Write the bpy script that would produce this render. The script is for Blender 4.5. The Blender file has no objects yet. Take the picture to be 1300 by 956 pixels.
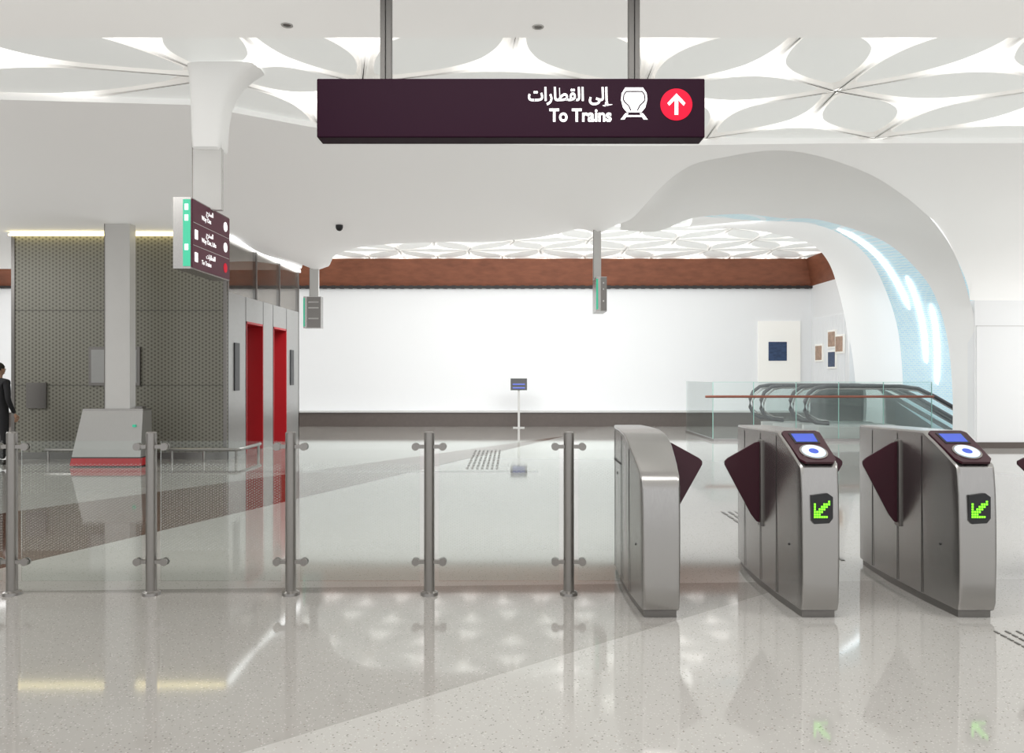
import bpy, math, random
from mathutils import Vector, Matrix
random.seed(11)
S = bpy.context.scene
COL = S.collection

# ------------------------------------------------------------------ materials
def mat(name, col, rough=0.5, metal=0.0, emis=None, estr=0.0, spec=0.5, noise=None, bump=None, coat=0.0):
    m = bpy.data.materials.new(name); m.use_nodes = True
    nt = m.node_tree; b = nt.nodes['Principled BSDF']
    b.inputs['Base Color'].default_value = (*col, 1)
    b.inputs['Roughness'].default_value = rough
    b.inputs['Metallic'].default_value = metal
    b.inputs['Specular IOR Level'].default_value = spec
    b.inputs['Coat Weight'].default_value = coat
    if emis:
        b.inputs['Emission Color'].default_value = (*emis, 1)
        b.inputs['Emission Strength'].default_value = estr
        if estr < 1: m.cycles.emission_sampling = 'NONE'
    if noise:   # (scale, amount, stretch xyz)
        sc, amt, st = noise
        tc = nt.nodes.new('ShaderNodeTexCoord'); mp = nt.nodes.new('ShaderNodeMapping')
        mp.inputs['Scale'].default_value = st
        nz = nt.nodes.new('ShaderNodeTexNoise'); nz.inputs['Scale'].default_value = sc; nz.inputs['Detail'].default_value = 4
        mx = nt.nodes.new('ShaderNodeMix'); mx.data_type = 'RGBA'
        mx.inputs[6].default_value = (*[c * (1 - amt) for c in col], 1)
        mx.inputs[7].default_value = (*[min(1, c * (1 + amt)) for c in col], 1)
        nt.links.new(tc.outputs['Object'], mp.inputs[0]); nt.links.new(mp.outputs[0], nz.inputs['Vector'])
        nt.links.new(nz.outputs[0], mx.inputs[0]); nt.links.new(mx.outputs[2], b.inputs['Base Color'])
        if bump:
            bp = nt.nodes.new('ShaderNodeBump'); bp.inputs['Strength'].default_value = bump; bp.inputs['Distance'].default_value = 0.01
            nt.links.new(nz.outputs[0], bp.inputs['Height']); nt.links.new(bp.outputs[0], b.inputs['Normal'])
    return m

def math_node(nt, op, a, b=None):
    n = nt.nodes.new('ShaderNodeMath'); n.operation = op
    for i, v in enumerate((a, b)):
        if v is None: continue
        if isinstance(v, (int, float)): n.inputs[i].default_value = v
        else: nt.links.new(v, n.inputs[i])
    return n.outputs[0]

def hex_field(nt, pitch, axes=('X', 'Z')):
    """cos lattice -> hexagonal dots"""
    tc = nt.nodes.new('ShaderNodeTexCoord'); sp = nt.nodes.new('ShaderNodeSeparateXYZ')
    nt.links.new(tc.outputs['Object'], sp.inputs[0])
    u = sp.outputs[axes[0]]; v = sp.outputs[axes[1]]
    k = 2 * math.pi / pitch
    tot = None
    for a, b in ((1, 0), (.5, .866), (.5, -.866)):
        s = math_node(nt, 'ADD', math_node(nt, 'MULTIPLY', u, k * a), math_node(nt, 'MULTIPLY', v, k * b))
        c = math_node(nt, 'COSINE', s)
        tot = c if tot is None else math_node(nt, 'ADD', tot, c)
    return tot

def perforated(name, axes):
    m = mat(name, (.2, .2, .17), .4, .2)
    nt = m.node_tree; b = nt.nodes['Principled BSDF']
    f = hex_field(nt, .06, axes)
    g = math_node(nt, 'GREATER_THAN', f, .8)
    mx = nt.nodes.new('ShaderNodeMix'); mx.data_type = 'RGBA'
    mx.inputs[6].default_value = (.25, .245, .205, 1); mx.inputs[7].default_value = (.12, .115, .092, 1)
    nt.links.new(g, mx.inputs[0]); nt.links.new(mx.outputs[2], b.inputs['Base Color'])
    return m

def glass(name, tint=(.97, .99, .98), refl=.08, haze=0.0, hexp=None, hz=None, grey=(.85, .9, .88)):
    m = bpy.data.materials.new(name); m.use_nodes = True
    nt = m.node_tree; nt.nodes.clear()
    out = nt.nodes.new('ShaderNodeOutputMaterial')
    tr = nt.nodes.new('ShaderNodeBsdfTransparent'); tr.inputs[0].default_value = (*tint, 1)
    gl = nt.nodes.new('ShaderNodeBsdfGlossy'); gl.inputs['Roughness'].default_value = .02
    fr = nt.nodes.new('ShaderNodeFresnel'); fr.inputs[0].default_value = 1.45
    fm = math_node(nt, 'ADD', math_node(nt, 'MULTIPLY', fr.outputs[0], .6), refl * .3)
    m1 = nt.nodes.new('ShaderNodeMixShader'); nt.links.new(fm, m1.inputs[0])
    nt.links.new(tr.outputs[0], m1.inputs[1]); nt.links.new(gl.outputs[0], m1.inputs[2])
    df = nt.nodes.new('ShaderNodeBsdfDiffuse'); df.inputs[0].default_value = (*grey, 1)
    m2 = nt.nodes.new('ShaderNodeMixShader'); nt.links.new(m1.outputs[0], m2.inputs[1]); nt.links.new(df.outputs[0], m2.inputs[2])
    if hexp:
        f = hex_field(nt, hexp); g = math_node(nt, 'GREATER_THAN', f, .9)
        tc = nt.nodes.new('ShaderNodeTexCoord'); sp = nt.nodes.new('ShaderNodeSeparateXYZ'); nt.links.new(tc.outputs['Object'], sp.inputs[0])
        a = math_node(nt, 'GREATER_THAN', sp.outputs['Z'], hz[0]); c = math_node(nt, 'LESS_THAN', sp.outputs['Z'], hz[1])
        g = math_node(nt, 'MULTIPLY', math_node(nt, 'MULTIPLY', g, a), c)
        nt.links.new(math_node(nt, 'MULTIPLY', g, .16), m2.inputs[0])
    else:
        m2.inputs[0].default_value = haze
    nt.links.new(m2.outputs[0], out.inputs[0])
    return m

white = mat('white_plaster_glow', (.88, .88, .87), .6, noise=(1.5, .015, (1, 1, 1)), emis=(1, .995, .975), estr=.215)  # plaster given its own glow to brighten the vault
white_faint_glow = mat('white_plaster_faint_glow', (.86, .86, .85), .6, noise=(1.5, .015, (1, 1, 1)), emis=(1, .995, .975), estr=.08)  # same plaster with less painted glow, so these parts look more shaded
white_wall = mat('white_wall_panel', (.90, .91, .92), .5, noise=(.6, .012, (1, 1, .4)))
soffit_m = mat('soffit_white_glow', (.88, .87, .85), .6, noise=(1.2, .015, (1, 1, 1)), emis=(1, .99, .96), estr=.29)  # own emission stands in for light on the soffit
petal_m = mat('petal_panel_glow', (.82, .83, .81), .55, noise=(2, .03, (1, 1, 1)), emis=(.97, 1, .98), estr=.32)  # petals glow by themselves to look brightly lit
rib_m = mat('rib_white_glow', (.88, .865, .84), .5, noise=(2, .02, (1, 1, 1)), emis=(1, .98, .95), estr=.28)  # rib brightness partly painted in as emission
seam_m = mat('rib_seam', (.36, .31, .25), .6)
steel = mat('brushed_steel', (.41, .40, .39), .27, .95, noise=(30, .10, (8, 1, 1)), bump=.03)
steel_d = mat('steel_dark', (.22, .21, .20), .35, .9, noise=(30, .1, (1, 1, 6)))
steel_post = mat('post_steel', (.31, .295, .28), .28, .95, noise=(20, .08, (6, 6, 1)))
pole_m = mat('pole_dark', (.10, .095, .09), .45, .4)
plinth_m = mat('plinth_dark', (.05, .05, .05), .5)
maroon = mat('sign_maroon', (.017, .003, .011), .5, spec=.08)
maroon_face = mat('sign_face_maroon', (.10, .012, .035), .4, spec=.3)
maroon_wing = mat('flap_maroon', (.040, .010, .017), .25, spec=.35)
black = mat('black_plastic', (.012, .012, .014), .35)
white_e = mat('sign_white', (.9, .9, .9), .5, emis=(1, 1, 1), estr=.9)
red_e = mat('sign_red', (.6, .005, .03), .4, emis=(.80, .005, .03), estr=.26, spec=.1)
green_e = mat('sign_green', (.05, .55, .32), .4, emis=(.08, .7, .45), estr=.25)
led_m = mat('led_green', (.2, .9, .05), .4, emis=(.20, 1, .01), estr=1.6)
blue_e = mat('screen_blue', (.03, .06, .35), .3, emis=(.06, .12, .7), estr=.4)
reader_e = mat('reader_white', (.55, .70, .85), .3, emis=(.7, .88, 1), estr=.35)
lamp_soft = mat('lamp_strip', (1, 1, 1), .5, emis=(.95, .98, 1), estr=3)
warm_e = mat('lamp_warm', (1, .9, .6), .5, emis=(1, .85, .4), estr=3.5)
copper = mat('copper_frieze', (.25, .088, .047), .5, .1, noise=(3, .4, (1, 1, 3)), bump=.2)
darkslot = mat('dark_slot', (.03, .025, .025), .6)
base_m = mat('plinth_stone', (.12, .10, .09), .35, noise=(12, .12, (1, 1, 1)))
grey_panel = mat('grey_metal_panel', (.36, .36, .35), .28, .5, noise=(6, .06, (1, 1, 3)))
door_steel = mat('lift_door_steel', (.42, .41, .40), .25, .9, noise=(20, .06, (1, 1, .2)))
red_m = mat('red_panel', (.46, .011, .017), .35)
light_grey = mat('light_grey_metal', (.62, .615, .60), .4, .1, noise=(5, .04, (1, 1, 1)))
riser_m = mat('riser_panel', (.66, .655, .64), .4, noise=(4, .03, (1, 1, 1)))
perfXZ = perforated('perforated_screen_x', ('X', 'Z'))
perfYZ = perforated('perforated_screen_y', ('Y', 'Z'))
g_fence = glass('fence_glass', hexp=.0155, hz=(.30, .89), refl=.02)
g_esc = glass('escalator_glass', tint=(.962, .99, .985), refl=.10, haze=.015, grey=(.75, .88, .85))
g_edge = mat('glass_edge', (.35, .62, .55), .2)
g_clere = glass('clerestory_glass', tint=(.75, .72, .68), refl=.3, haze=.10, grey=(.3, .28, .26))
rail_wood = mat('rail_bronze', (.25, .09, .06), .35, .3)
handrail_m = mat('handrail_rubber', (.06, .06, .065), .3)
frame_m = mat('poster_frame_glow', (.88, .87, .83), .4, emis=(1, .98, .92), estr=.15)  # faint own glow imitates the lighting on the frame
post_blue = mat('poster_blue', (.03, .06, .14), .4, noise=(9, .8, (1, 1, 2)))
post_tan = mat('poster_tan', (.45, .3, .22), .5, noise=(8, .6, (1, 1, 1)))
cloth_m = mat('dark_cloth', (.012, .012, .014), .85, noise=(8, .3, (1, 1, 1)))
skin_m = mat('skin', (.42, .25, .17), .5)
hair_m = mat('hair_black', (.01, .008, .007), .6)
shoe_m = mat('shoe_leather', (.02, .015, .012), .4)
void_m = mat('void_wall', (.5, .5, .5), .5)

# luminous diffuser in the ceiling stars, its bright centre and falloff painted into the emission
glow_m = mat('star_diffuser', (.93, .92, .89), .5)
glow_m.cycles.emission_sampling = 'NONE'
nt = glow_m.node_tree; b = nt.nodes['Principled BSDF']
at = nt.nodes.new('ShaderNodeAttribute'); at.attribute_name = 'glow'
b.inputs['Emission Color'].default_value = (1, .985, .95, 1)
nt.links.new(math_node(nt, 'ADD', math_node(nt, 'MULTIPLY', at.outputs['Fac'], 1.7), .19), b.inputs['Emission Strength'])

# blue mosaic
tile = mat('blue_mosaic_glow', (.6, .8, .88), .3, emis=(.65, .9, 1), estr=.16)  # bluish light on the tiles put in as faint emission
nt = tile.node_tree; b = nt.nodes['Principled BSDF']
tc = nt.nodes.new('ShaderNodeTexCoord'); sp = nt.nodes.new('ShaderNodeSeparateXYZ'); cb = nt.nodes.new('ShaderNodeCombineXYZ')
nt.links.new(tc.outputs['Object'], sp.inputs[0])
nt.links.new(math_node(nt, 'ADD', sp.outputs['X'], math_node(nt, 'MULTIPLY', sp.outputs['Y'], .6)), cb.inputs[0]); nt.links.new(sp.outputs['Z'], cb.inputs[1])
br = nt.nodes.new('ShaderNodeTexBrick'); br.inputs['Scale'].default_value = 5
br.inputs['Color1'].default_value = (.54, .74, .82, 1); br.inputs['Color2'].default_value = (.62, .81, .88, 1); br.inputs['Mortar'].default_value = (.82, .9, .92, 1)
br.inputs['Mortar Size'].default_value = .03
nt.links.new(cb.outputs[0], br.inputs['Vector']); nt.links.new(br.outputs[0], b.inputs['Base Color'])

# terrazzo floor
floor_m = mat('terrazzo_floor', (.6, .58, .55), .055, spec=.62)
nt = floor_m.node_tree; b = nt.nodes['Principled BSDF']
tc = nt.nodes.new('ShaderNodeTexCoord')
def half(p, q):
    """1 on the left-hand side of the line p->q"""
    dx, dy = q[0] - p[0], q[1] - p[1]; L = math.hypot(dx, dy); n = (-dy / L, dx / L)
    vm = nt.nodes.new('ShaderNodeVectorMath'); vm.operation = 'DOT_PRODUCT'
    nt.links.new(tc.outputs['Object'], vm.inputs[0]); vm.inputs[1].default_value = (n[0], n[1], 0)
    return math_node(nt, 'GREATER_THAN', vm.outputs['Value'], n[0] * p[0] + n[1] * p[1])
def mixc(f, a, c, blend='MIX'):
    n = nt.nodes.new('ShaderNodeMix'); n.data_type = 'RGBA'; n.blend_type = blend
    if isinstance(f, float): n.inputs[0].default_value = f
    else: nt.links.new(f, n.inputs[0])
    for i, v in ((6, a), (7, c)):
        if isinstance(v, tuple): n.inputs[i].default_value = (*v, 1)
        else: nt.links.new(v, n.inputs[i])
    return n.outputs[2]
AND = lambda a, c: math_node(nt, 'MULTIPLY', a, c)
NOT = lambda a: math_node(nt, 'SUBTRACT', 1, a)
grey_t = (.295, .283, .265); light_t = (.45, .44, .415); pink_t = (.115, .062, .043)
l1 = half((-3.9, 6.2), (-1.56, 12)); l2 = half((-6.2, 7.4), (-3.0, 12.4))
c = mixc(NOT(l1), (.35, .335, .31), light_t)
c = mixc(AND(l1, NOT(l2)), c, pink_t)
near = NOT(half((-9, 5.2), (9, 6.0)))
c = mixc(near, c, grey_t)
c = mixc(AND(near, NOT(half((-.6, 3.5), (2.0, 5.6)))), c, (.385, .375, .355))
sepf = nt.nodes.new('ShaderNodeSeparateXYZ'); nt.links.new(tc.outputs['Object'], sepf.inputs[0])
c = mixc(AND(AND(math_node(nt, 'GREATER_THAN', sepf.outputs['Y'], 12.0), math_node(nt, 'LESS_THAN', sepf.outputs['Y'], 12.25)), math_node(nt, 'LESS_THAN', sepf.outputs['X'], .4)), c, (.22, .20, .19))  # dark reflected line painted into the floor colour
for sc, th, colr, amt in ((38, .16, (.10, .09, .08), .6), (55, .2, (.65, .63, .6), .35), (24, .10, (.2, .13, .1), .5)):
    vo = nt.nodes.new('ShaderNodeTexVoronoi'); vo.inputs['Scale'].default_value = sc
    nt.links.new(tc.outputs['Object'], vo.inputs['Vector'])
    g = math_node(nt, 'LESS_THAN', vo.outputs['Distance'], th)
    c = mixc(math_node(nt, 'MULTIPLY', g, amt), c, colr)
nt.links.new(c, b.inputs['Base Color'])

# ------------------------------------------------------------------ mesh builder
class MB:
    def __init__(s): s.v = []; s.f = []; s.m = []; s.mats = []; s.attr = {}
    def mi(s, m):
        if m not in s.mats: s.mats.append(m)
        return s.mats.index(m)
    def add(s, vs, fs, m):
        o = len(s.v); s.v += [tuple(p) for p in vs]; k = s.mi(m)
        for f in fs: s.f.append([o + i for i in f]); s.m.append(k)
        return o
    def box(s, x0, x1, y0, y1, z0, z1, m):
        vs = [(x, y, z) for z in (z0, z1) for y in (y0, y1) for x in (x0, x1)]
        s.add(vs, [(0, 2, 3, 1), (4, 5, 7, 6), (0, 1, 5, 4), (2, 6, 7, 3), (0, 4, 6, 2), (1, 3, 7, 5)], m)
    def prism(s, pts, vec, m):
        n = len(pts); v = Vector(vec)
        s.add(list(pts) + [tuple(Vector(p) + v) for p in pts],
              [tuple(range(n - 1, -1, -1)), tuple(range(n, 2 * n))] + [(i, (i + 1) % n, n + (i + 1) % n, n + i) for i in range(n)], m)
    def tube(s, path, r, m, n=12, caps=True):
        P = [Vector(p) for p in path]; rs = r if isinstance(r, (list, tuple)) else [r] * len(P)
        vs = []
        ref = None
        for i, p in enumerate(P):
            d = (P[min(i + 1, len(P) - 1)] - P[max(i - 1, 0)]).normalized()
            if ref is None: ref = Vector((0, 0, 1)) if abs(d.z) < .9 else Vector((1, 0, 0))
            a = d.cross(ref)
            if a.length < .05: ref = Vector((0, 1, 0)); a = d.cross(ref)
            a.normalize(); c_ = d.cross(a).normalized()
            for k in range(n):
                t = 2 * math.pi * k / n; vs.append(tuple(p + (a * math.cos(t) + c_ * math.sin(t)) * rs[i]))
        fs = [(i * n + k, i * n + (k + 1) % n, (i + 1) * n + (k + 1) % n, (i + 1) * n + k) for i in range(len(P) - 1) for k in range(n)]
        if caps: fs += [tuple(range(n)), tuple(range(len(P) * n - 1, (len(P) - 1) * n - 1, -1))]
        s.add(vs, fs, m)
    def cyl(s, a, b_, r, m, n=20): s.tube([a, b_], r, m, n)
    def lathe(s, cx, cy, prof, m, n=32, sx=1, sy=1, caps=False):
        vs = [(cx + r * sx * math.cos(2 * math.pi * k / n), cy + r * sy * math.sin(2 * math.pi * k / n), z) for r, z in prof for k in range(n)]
        fs = [(i * n + k, i * n + (k + 1) % n, (i + 1) * n + (k + 1) % n, (i + 1) * n + k) for i in range(len(prof) - 1) for k in range(n)]
        if caps: fs += [tuple(range(n)), tuple(range((len(prof) - 1) * n, len(prof) * n))]
        s.add(vs, fs, m)
    def grid(s, rows, m, closed=False):
        n = len(rows[0]); vs = [p for r in rows for p in r]
        s.add(vs, [(i * n + k, i * n + k + 1, (i + 1) * n + k + 1, (i + 1) * n + k) for i in range(len(rows) - 1) for k in range(n - 1)], m)
    def build(s, name, parent=None, angle=35, loc=None, bevel=0):
        me = bpy.data.meshes.new(name); me.from_pydata(s.v, [], s.f)
        for m in s.mats: me.materials.append(m)
        me.polygons.foreach_set('material_index', s.m)
        me.polygons.foreach_set('use_smooth', [True] * len(s.f))
        me.set_sharp_from_angle(angle=math.radians(angle)); me.update()
        o = bpy.data.objects.new(name, me); COL.objects.link(o)
        if loc: o.location = loc
        if parent: o.parent = parent
        if bevel:
            bv = o.modifiers.new('bevel', 'BEVEL'); bv.width = bevel; bv.segments = 3; bv.limit_method = 'ANGLE'; bv.angle_limit = math.radians(40)
        return o
def empty(name, loc=(0, 0, 0)):
    o = bpy.data.objects.new(name, None); o.location = loc; o.empty_display_size = .2; COL.objects.link(o); return o
def lerp(a, c_, t): return a + (c_ - a) * t
def interp(x, tab):
    if x <= tab[0][0]: return tab[0][1]
    for (x0, y0), (x1, y1) in zip(tab, tab[1:]):
        if x <= x1: return lerp(y0, y1, (x - x0) / (x1 - x0))
    return tab[-1][1]
def catmull(P, n):
    P = [Vector(p) for p in P]; Q = [2 * P[0] - P[1]] + P + [2 * P[-1] - P[-2]]; out = []
    for k in range(n):
        t = k / (n - 1) * (len(P) - 1); i = min(int(t), len(P) - 2); u = t - i
        p0, p1, p2, p3 = Q[i:i + 4]
        out.append(.5 * ((2 * p1) + (p2 - p0) * u + (2 * p0 - 5 * p1 + 4 * p2 - p3) * u * u + (3 * p1 - p0 - 3 * p2 + p3) * u ** 3))
    return out

# ------------------------------------------------------------------ floor (with the escalator pit)
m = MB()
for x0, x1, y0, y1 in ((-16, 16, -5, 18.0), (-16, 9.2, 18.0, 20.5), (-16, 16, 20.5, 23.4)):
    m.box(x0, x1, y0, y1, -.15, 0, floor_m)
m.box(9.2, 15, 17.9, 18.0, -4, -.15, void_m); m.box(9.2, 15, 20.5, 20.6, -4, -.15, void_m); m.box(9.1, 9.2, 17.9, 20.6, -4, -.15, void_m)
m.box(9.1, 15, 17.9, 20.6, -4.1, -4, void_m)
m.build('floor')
def tactile(x0, x1, y0, y1, nx, ny, lw):
    m = MB()
    for i in range(nx):
        for j in range(ny):
            x = lerp(x0, x1, (i + .5) / nx); y = lerp(y0, y1, (j + .5) / ny); L = (y1 - y0) / ny * .36
            m.box(x - lw, x + lw, y - L, y + L, 0, .005, steel_d)
    m.build('tactile_paving')
tactile(-.75, -.2, 12.4, 15.6, 7, 8, .018)
tactile(2.25, 2.7, 6.3, 8.6, 6, 10, .014)
tactile(2.78, 3.3, 4.1, 4.6, 8, 8, .006)

# ------------------------------------------------------------------ walls
m = MB()
m.box(-16, 8.9, 23, 23.2, 0, 4.03, white_wall)
m.box(-16, 8.9, 23.05, 23.2, 4.03, 5.3, white_wall)
m.build('wall_back')
m = MB(); m.prism([(-16, 23.0, 4.07), (-16, 22.75, 4.84), (-16, 23.05, 4.84), (-16, 23.05, 4.07)], (24.74, 0, 0), copper)
m.prism([(8.74, 23.0, 4.07), (8.5, 23.0, 4.84), (8.74, 23.0, 4.84)], (0, -2.9, 0), copper)
m.build('trim_1')
m = MB(); m.box(-16, 8.74, 22.9, 23.02, 4.0, 4.07, darkslot)
for i in range(80):
    x = -11 + i * .25; m.box(x, x + .12, 22.88, 22.9, 3.98, 4.08, darkslot)
m.build('trim_2')
m = MB(); m.box(-16, 8.74, 22.55, 23, 0, .40, base_m); m.box(-16, 8.74, 22.5, 23, .40, .44, light_grey)
m.build('baseboard_back')
m = MB(); m.box(8.74, 8.94, 20.4, 23, 0, 5, white_wall)
for i in range(24):
    y = 20.7 + i * .09; m.cyl((8.73, y, 1.0), (8.73, y, 3.1), .03, white_wall, 8)
m.build('wall_right_alcove')
m = MB(); m.box(9.4, 16, 16, 16.25, 0, 3.0, white_wall); m.box(9.43, 16, 15.98, 16, .12, 2.47, white_wall); m.box(9.43, 16, 15.975, 16, 2.47, 2.485, light_grey)
m.build('wall_right')
m = MB(); m.box(9.42, 16, 15.94, 16, 0, .12, base_m); m.build('baseboard_right')
m = MB(); m.box(-16.2, -16, -5, 23.2, 0, 5.3, white_wall); m.build('wall_left')
m = MB(); m.box(16, 16.2, -5, 16.25, 0, 5.3, white_wall); m.build('wall_side')

# ------------------------------------------------------------------ ceiling
Y_front = [(-16, 7.7), (-5, 7.75), (-3.2, 7.9), (-2.2, 8.6), (-1.2, 9.1), (0, 9.2), (16, 9.2)]
A = [(1.78, 12.7, 4.2), (2.16, 10.3, 4.2), (2.6, 9.7, 4.2), (3.4, 9.5, 4.2), (4.7, 10.5, 4.2), (6.0, 12.0, 4.2), (7.15, 13.5, 4.2), (8.6, 15.3, 3.83), (9.3, 16, 3.0), (9.4, 16, 2.4), (9.4, 16, 1.0), (9.4, 16, 0)]
Ac = catmull(A, 133)
arch_tab = sorted([(p.x, p.y) for p in Ac if p.z > 2.99 and p.x <= 9.32])
Y_back = [(-16, 18.7), (-5.0, 18.7), (-4.5, 17.0), (-4.1, 16.1), (-3.7, 15.8), (-3.4, 15.0), (-2.9, 14.5), (-2.2, 14.25), (0, 14.2), (.7, 13.8), (1.1, 13.0), (1.3, 12.5), (1.6, 12.5)] + arch_tab + [(9.33, 16), (16, 16)]
def smooth(t): t = max(0, min(1, t)); return t * t * (3 - 2 * t)
def zsm(x, y):
    z = 4.2 - .2 * smooth((y - 9.2) / 4.6) * (1 - smooth((x + .6) / 2.0))
    if x > 6.5 and y > 13.5:
        z = 4.2 - 1.2 * (1 - math.sqrt(max(0, 1 - ((y - 13.5) / 2.5) ** 2)))
    d = math.hypot((x - 1.32), (y - 12.1) * .7); z -= .55 * math.exp(-(d / .8) ** 1.1)
    d = math.hypot((x + 3.85), (y - 15.5) * .8); z -= .45 * math.exp(-(d / .8) ** 1.2)
    # shallow groin valleys running between the two columns
    z -= .16 * math.exp(-((y - 13.5 + .15 * x) / .8) ** 2) * smooth((x + 5) / 1) * (1 - smooth((x - .4) / 1.2))
    return max(z, 3.0)
m = MB()
xs = []
x = -16.0
while x < 16.001:
    xs.append(x); x += .5 if (x < -5.5 or x > 9.5) else .08
xs += [p[0] for p in arch_tab]; xs = sorted(set(round(v, 4) for v in xs))
rows = []
for x in xs:
    y0, y1 = interp(x, Y_front), interp(x, Y_back)
    rows.append([(x, lerp(y0, y1, j / 70), zsm(x, lerp(y0, y1, j / 70))) for j in range(71)])
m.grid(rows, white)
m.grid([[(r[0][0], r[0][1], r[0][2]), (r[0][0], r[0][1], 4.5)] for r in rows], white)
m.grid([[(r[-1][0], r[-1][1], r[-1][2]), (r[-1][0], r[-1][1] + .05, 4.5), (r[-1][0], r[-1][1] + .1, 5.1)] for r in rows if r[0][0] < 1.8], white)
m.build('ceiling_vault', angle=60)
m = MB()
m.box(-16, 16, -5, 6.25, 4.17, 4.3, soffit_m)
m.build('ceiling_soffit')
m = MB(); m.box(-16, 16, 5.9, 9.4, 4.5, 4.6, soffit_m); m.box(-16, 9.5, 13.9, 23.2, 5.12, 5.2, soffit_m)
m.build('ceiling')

def ornament(name, x0, dx, nx, y0, dy, ny, jit, z0, ylim, dz=.07, wa=.93, wb=.66, fix=None, ycut=99):
    """petals laid along the edges of a triangular lattice, lit three-armed stars between them"""
    V = [[(x0 + i * dx + (dx / 2 if j % 2 else 0) + random.uniform(-jit, jit), y0 + j * dy + random.uniform(-jit, jit) * .6) for i in range(nx)] for j in range(ny)]
    if fix:
        bi = min(((math.hypot(V[j][i][0] - fix[0], V[j][i][1] - fix[1]), j, i) for j in range(ny) for i in range(nx)))
        V[bi[1]][bi[2]] = fix
    tris = []
    for j in range(ny - 1):
        for i in range(nx - 1):
            a, b_, c_, d = (j, i), (j, i + 1), (j + 1, i), (j + 1, i + 1)
            tris += [(a, b_, c_), (b_, d, c_)] if j % 2 == 0 else [(a, b_, d), (a, d, c_)]
    edges = {}
    G = lambda t: V[t[0]][t[1]]
    for t in tris:
        cen = (sum(G(q)[0] for q in t) / 3, sum(G(q)[1] for q in t) / 3)
        for p, q in ((0, 1), (1, 2), (2, 0)):
            edges.setdefault(tuple(sorted((t[p], t[q]))), []).append(cen)
    m = MB(); glow = {}
    N = 72
    for (p, q), cs in edges.items():
        if len(cs) < 2: continue
        P1, P2 = G(p), G(q)
        poly = [P1, cs[0], P2, cs[1]]
        ar = sum(a[0] * c_[1] - a[1] * c_[0] for a, c_ in zip(poly, poly[1:] + poly[:1]))
        if ar < 0: poly.reverse()
        if max(v[1] for v in poly) < ylim[0] or min(v[1] for v in poly) > ylim[1]: continue
        cx = sum(v[0] for v in poly) / 4; cy = sum(v[1] for v in poly) / 4
        ax = math.atan2(P2[1] - P1[1], P2[0] - P1[0]); ha = math.hypot(P2[0] - P1[0], P2[1] - P1[1]) / 2
        hb = min(math.hypot(k_[0] - cx, k_[1] - cy) for k_ in cs)
        rc, ro = [], []
        for k in range(N):
            t = 2 * math.pi * k / N; ddx, ddy = math.cos(t), math.sin(t); best = 9
            for a, c_ in zip(poly, poly[1:] + poly[:1]):
                ex, ey = c_[0] - a[0], c_[1] - a[1]; den = ddx * ey - ddy * ex
                if abs(den) < 1e-9: continue
                r = ((a[0] - cx) * ey - (a[1] - cy) * ex) / den; s_ = ((a[0] - cx) * ddy - (a[1] - cy) * ddx) / den
                if r > 0 and -1e-6 <= s_ <= 1 + 1e-6: best = min(best, r)
            rc.append(best)
            e_ = 1 / math.sqrt((math.cos(t - ax) / (ha * wa)) ** 2 + (math.sin(t - ax) / (hb * wb)) ** 2)
            # smooth minimum of ellipse and inset rhombus
            q_ = best * .93
            ro.append((e_ ** -6 + q_ ** -6) ** (-1 / 6))
        P = lambda k, r, z: (cx + r * math.cos(2 * math.pi * k / N), min(ycut, cy + r * math.sin(2 * math.pi * k / N)), z)
        rings = [[(rc[k], z0) for k in range(N)],
                 [(rc[k] - min(.035, (rc[k] - ro[k]) * .4), z0) for k in range(N)],
                 [(lerp(rc[k], ro[k], .6), z0 + dz * .6) for k in range(N)],
                 [(ro[k], z0 + dz) for k in range(N)],
                 [(ro[k] * .98, z0 + dz * .3) for k in range(N)],
                 [(ro[k] * .5, z0 + dz * .2) for k in range(N)]]
        for ri, (r0, r1) in enumerate(zip(rings, rings[1:])):
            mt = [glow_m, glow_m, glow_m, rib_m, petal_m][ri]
            vs = [P(k, *r0[k]) for k in range(N)] + [P(k, *r1[k]) for k in range(N)]
            o = m.add(vs, [(k, (k + 1) % N, N + (k + 1) % N, N + k) for k in range(N)], mt)
            if mt is glow_m:
                for k in range(N):
                    px_, py_ = cx + rc[k] * math.cos(2 * math.pi * k / N), cy + rc[k] * math.sin(2 * math.pi * k / N)
                    dmin = min(math.hypot(px_ - c_[0], py_ - c_[1]) for c_ in cs)
                    g = max(0, 1 - dmin / (.30 * dx)) ** 1.5
                    glow[o + k] = g; glow[o + N + k] = g * (.6 if ri == 2 else 1)
        m.add([P(k, *rings[-1][k]) for k in range(N)], [tuple(range(N))], petal_m)
        # seams run from the lattice nodes most of the way to the star centres
        for e0 in (P1, P2):
            for c_ in cs:
                a = e0; c2 = (lerp(e0[0], c_[0], .72), lerp(e0[1], c_[1], .72))
                if max(a[1], c2[1]) > ycut: continue
                ex, ey = c2[0] - a[0], c2[1] - a[1]; L = math.hypot(ex, ey)
                ox, oy = -ey / L * .006, ex / L * .006
                m.add([(a[0] - ox, a[1] - oy, z0 - .003), (c2[0], c2[1], z0 - .003), (a[0] + ox, a[1] + oy, z0 - .003)], [(0, 1, 2)], seam_m)
    o = m.build(name, angle=50)
    at = o.data.attributes.new('glow', 'FLOAT', 'POINT')
    at.data.foreach_set('value', [glow.get(i, 0.0) for i in range(len(m.v))])
    return o
ornament('ceiling_petal_ornament', -17, 2.25, 16, 4.5, 1.5, 5, .28, 4.24, (5.8, 9.9), fix=(-2.72, 7.3), ycut=9.38)
ornament('ceiling_petal_ornament', -9.5, 2.1, 10, 15.0, 1.65, 7, .25, 4.88, (15.0, 24), ycut=23.0)

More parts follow.
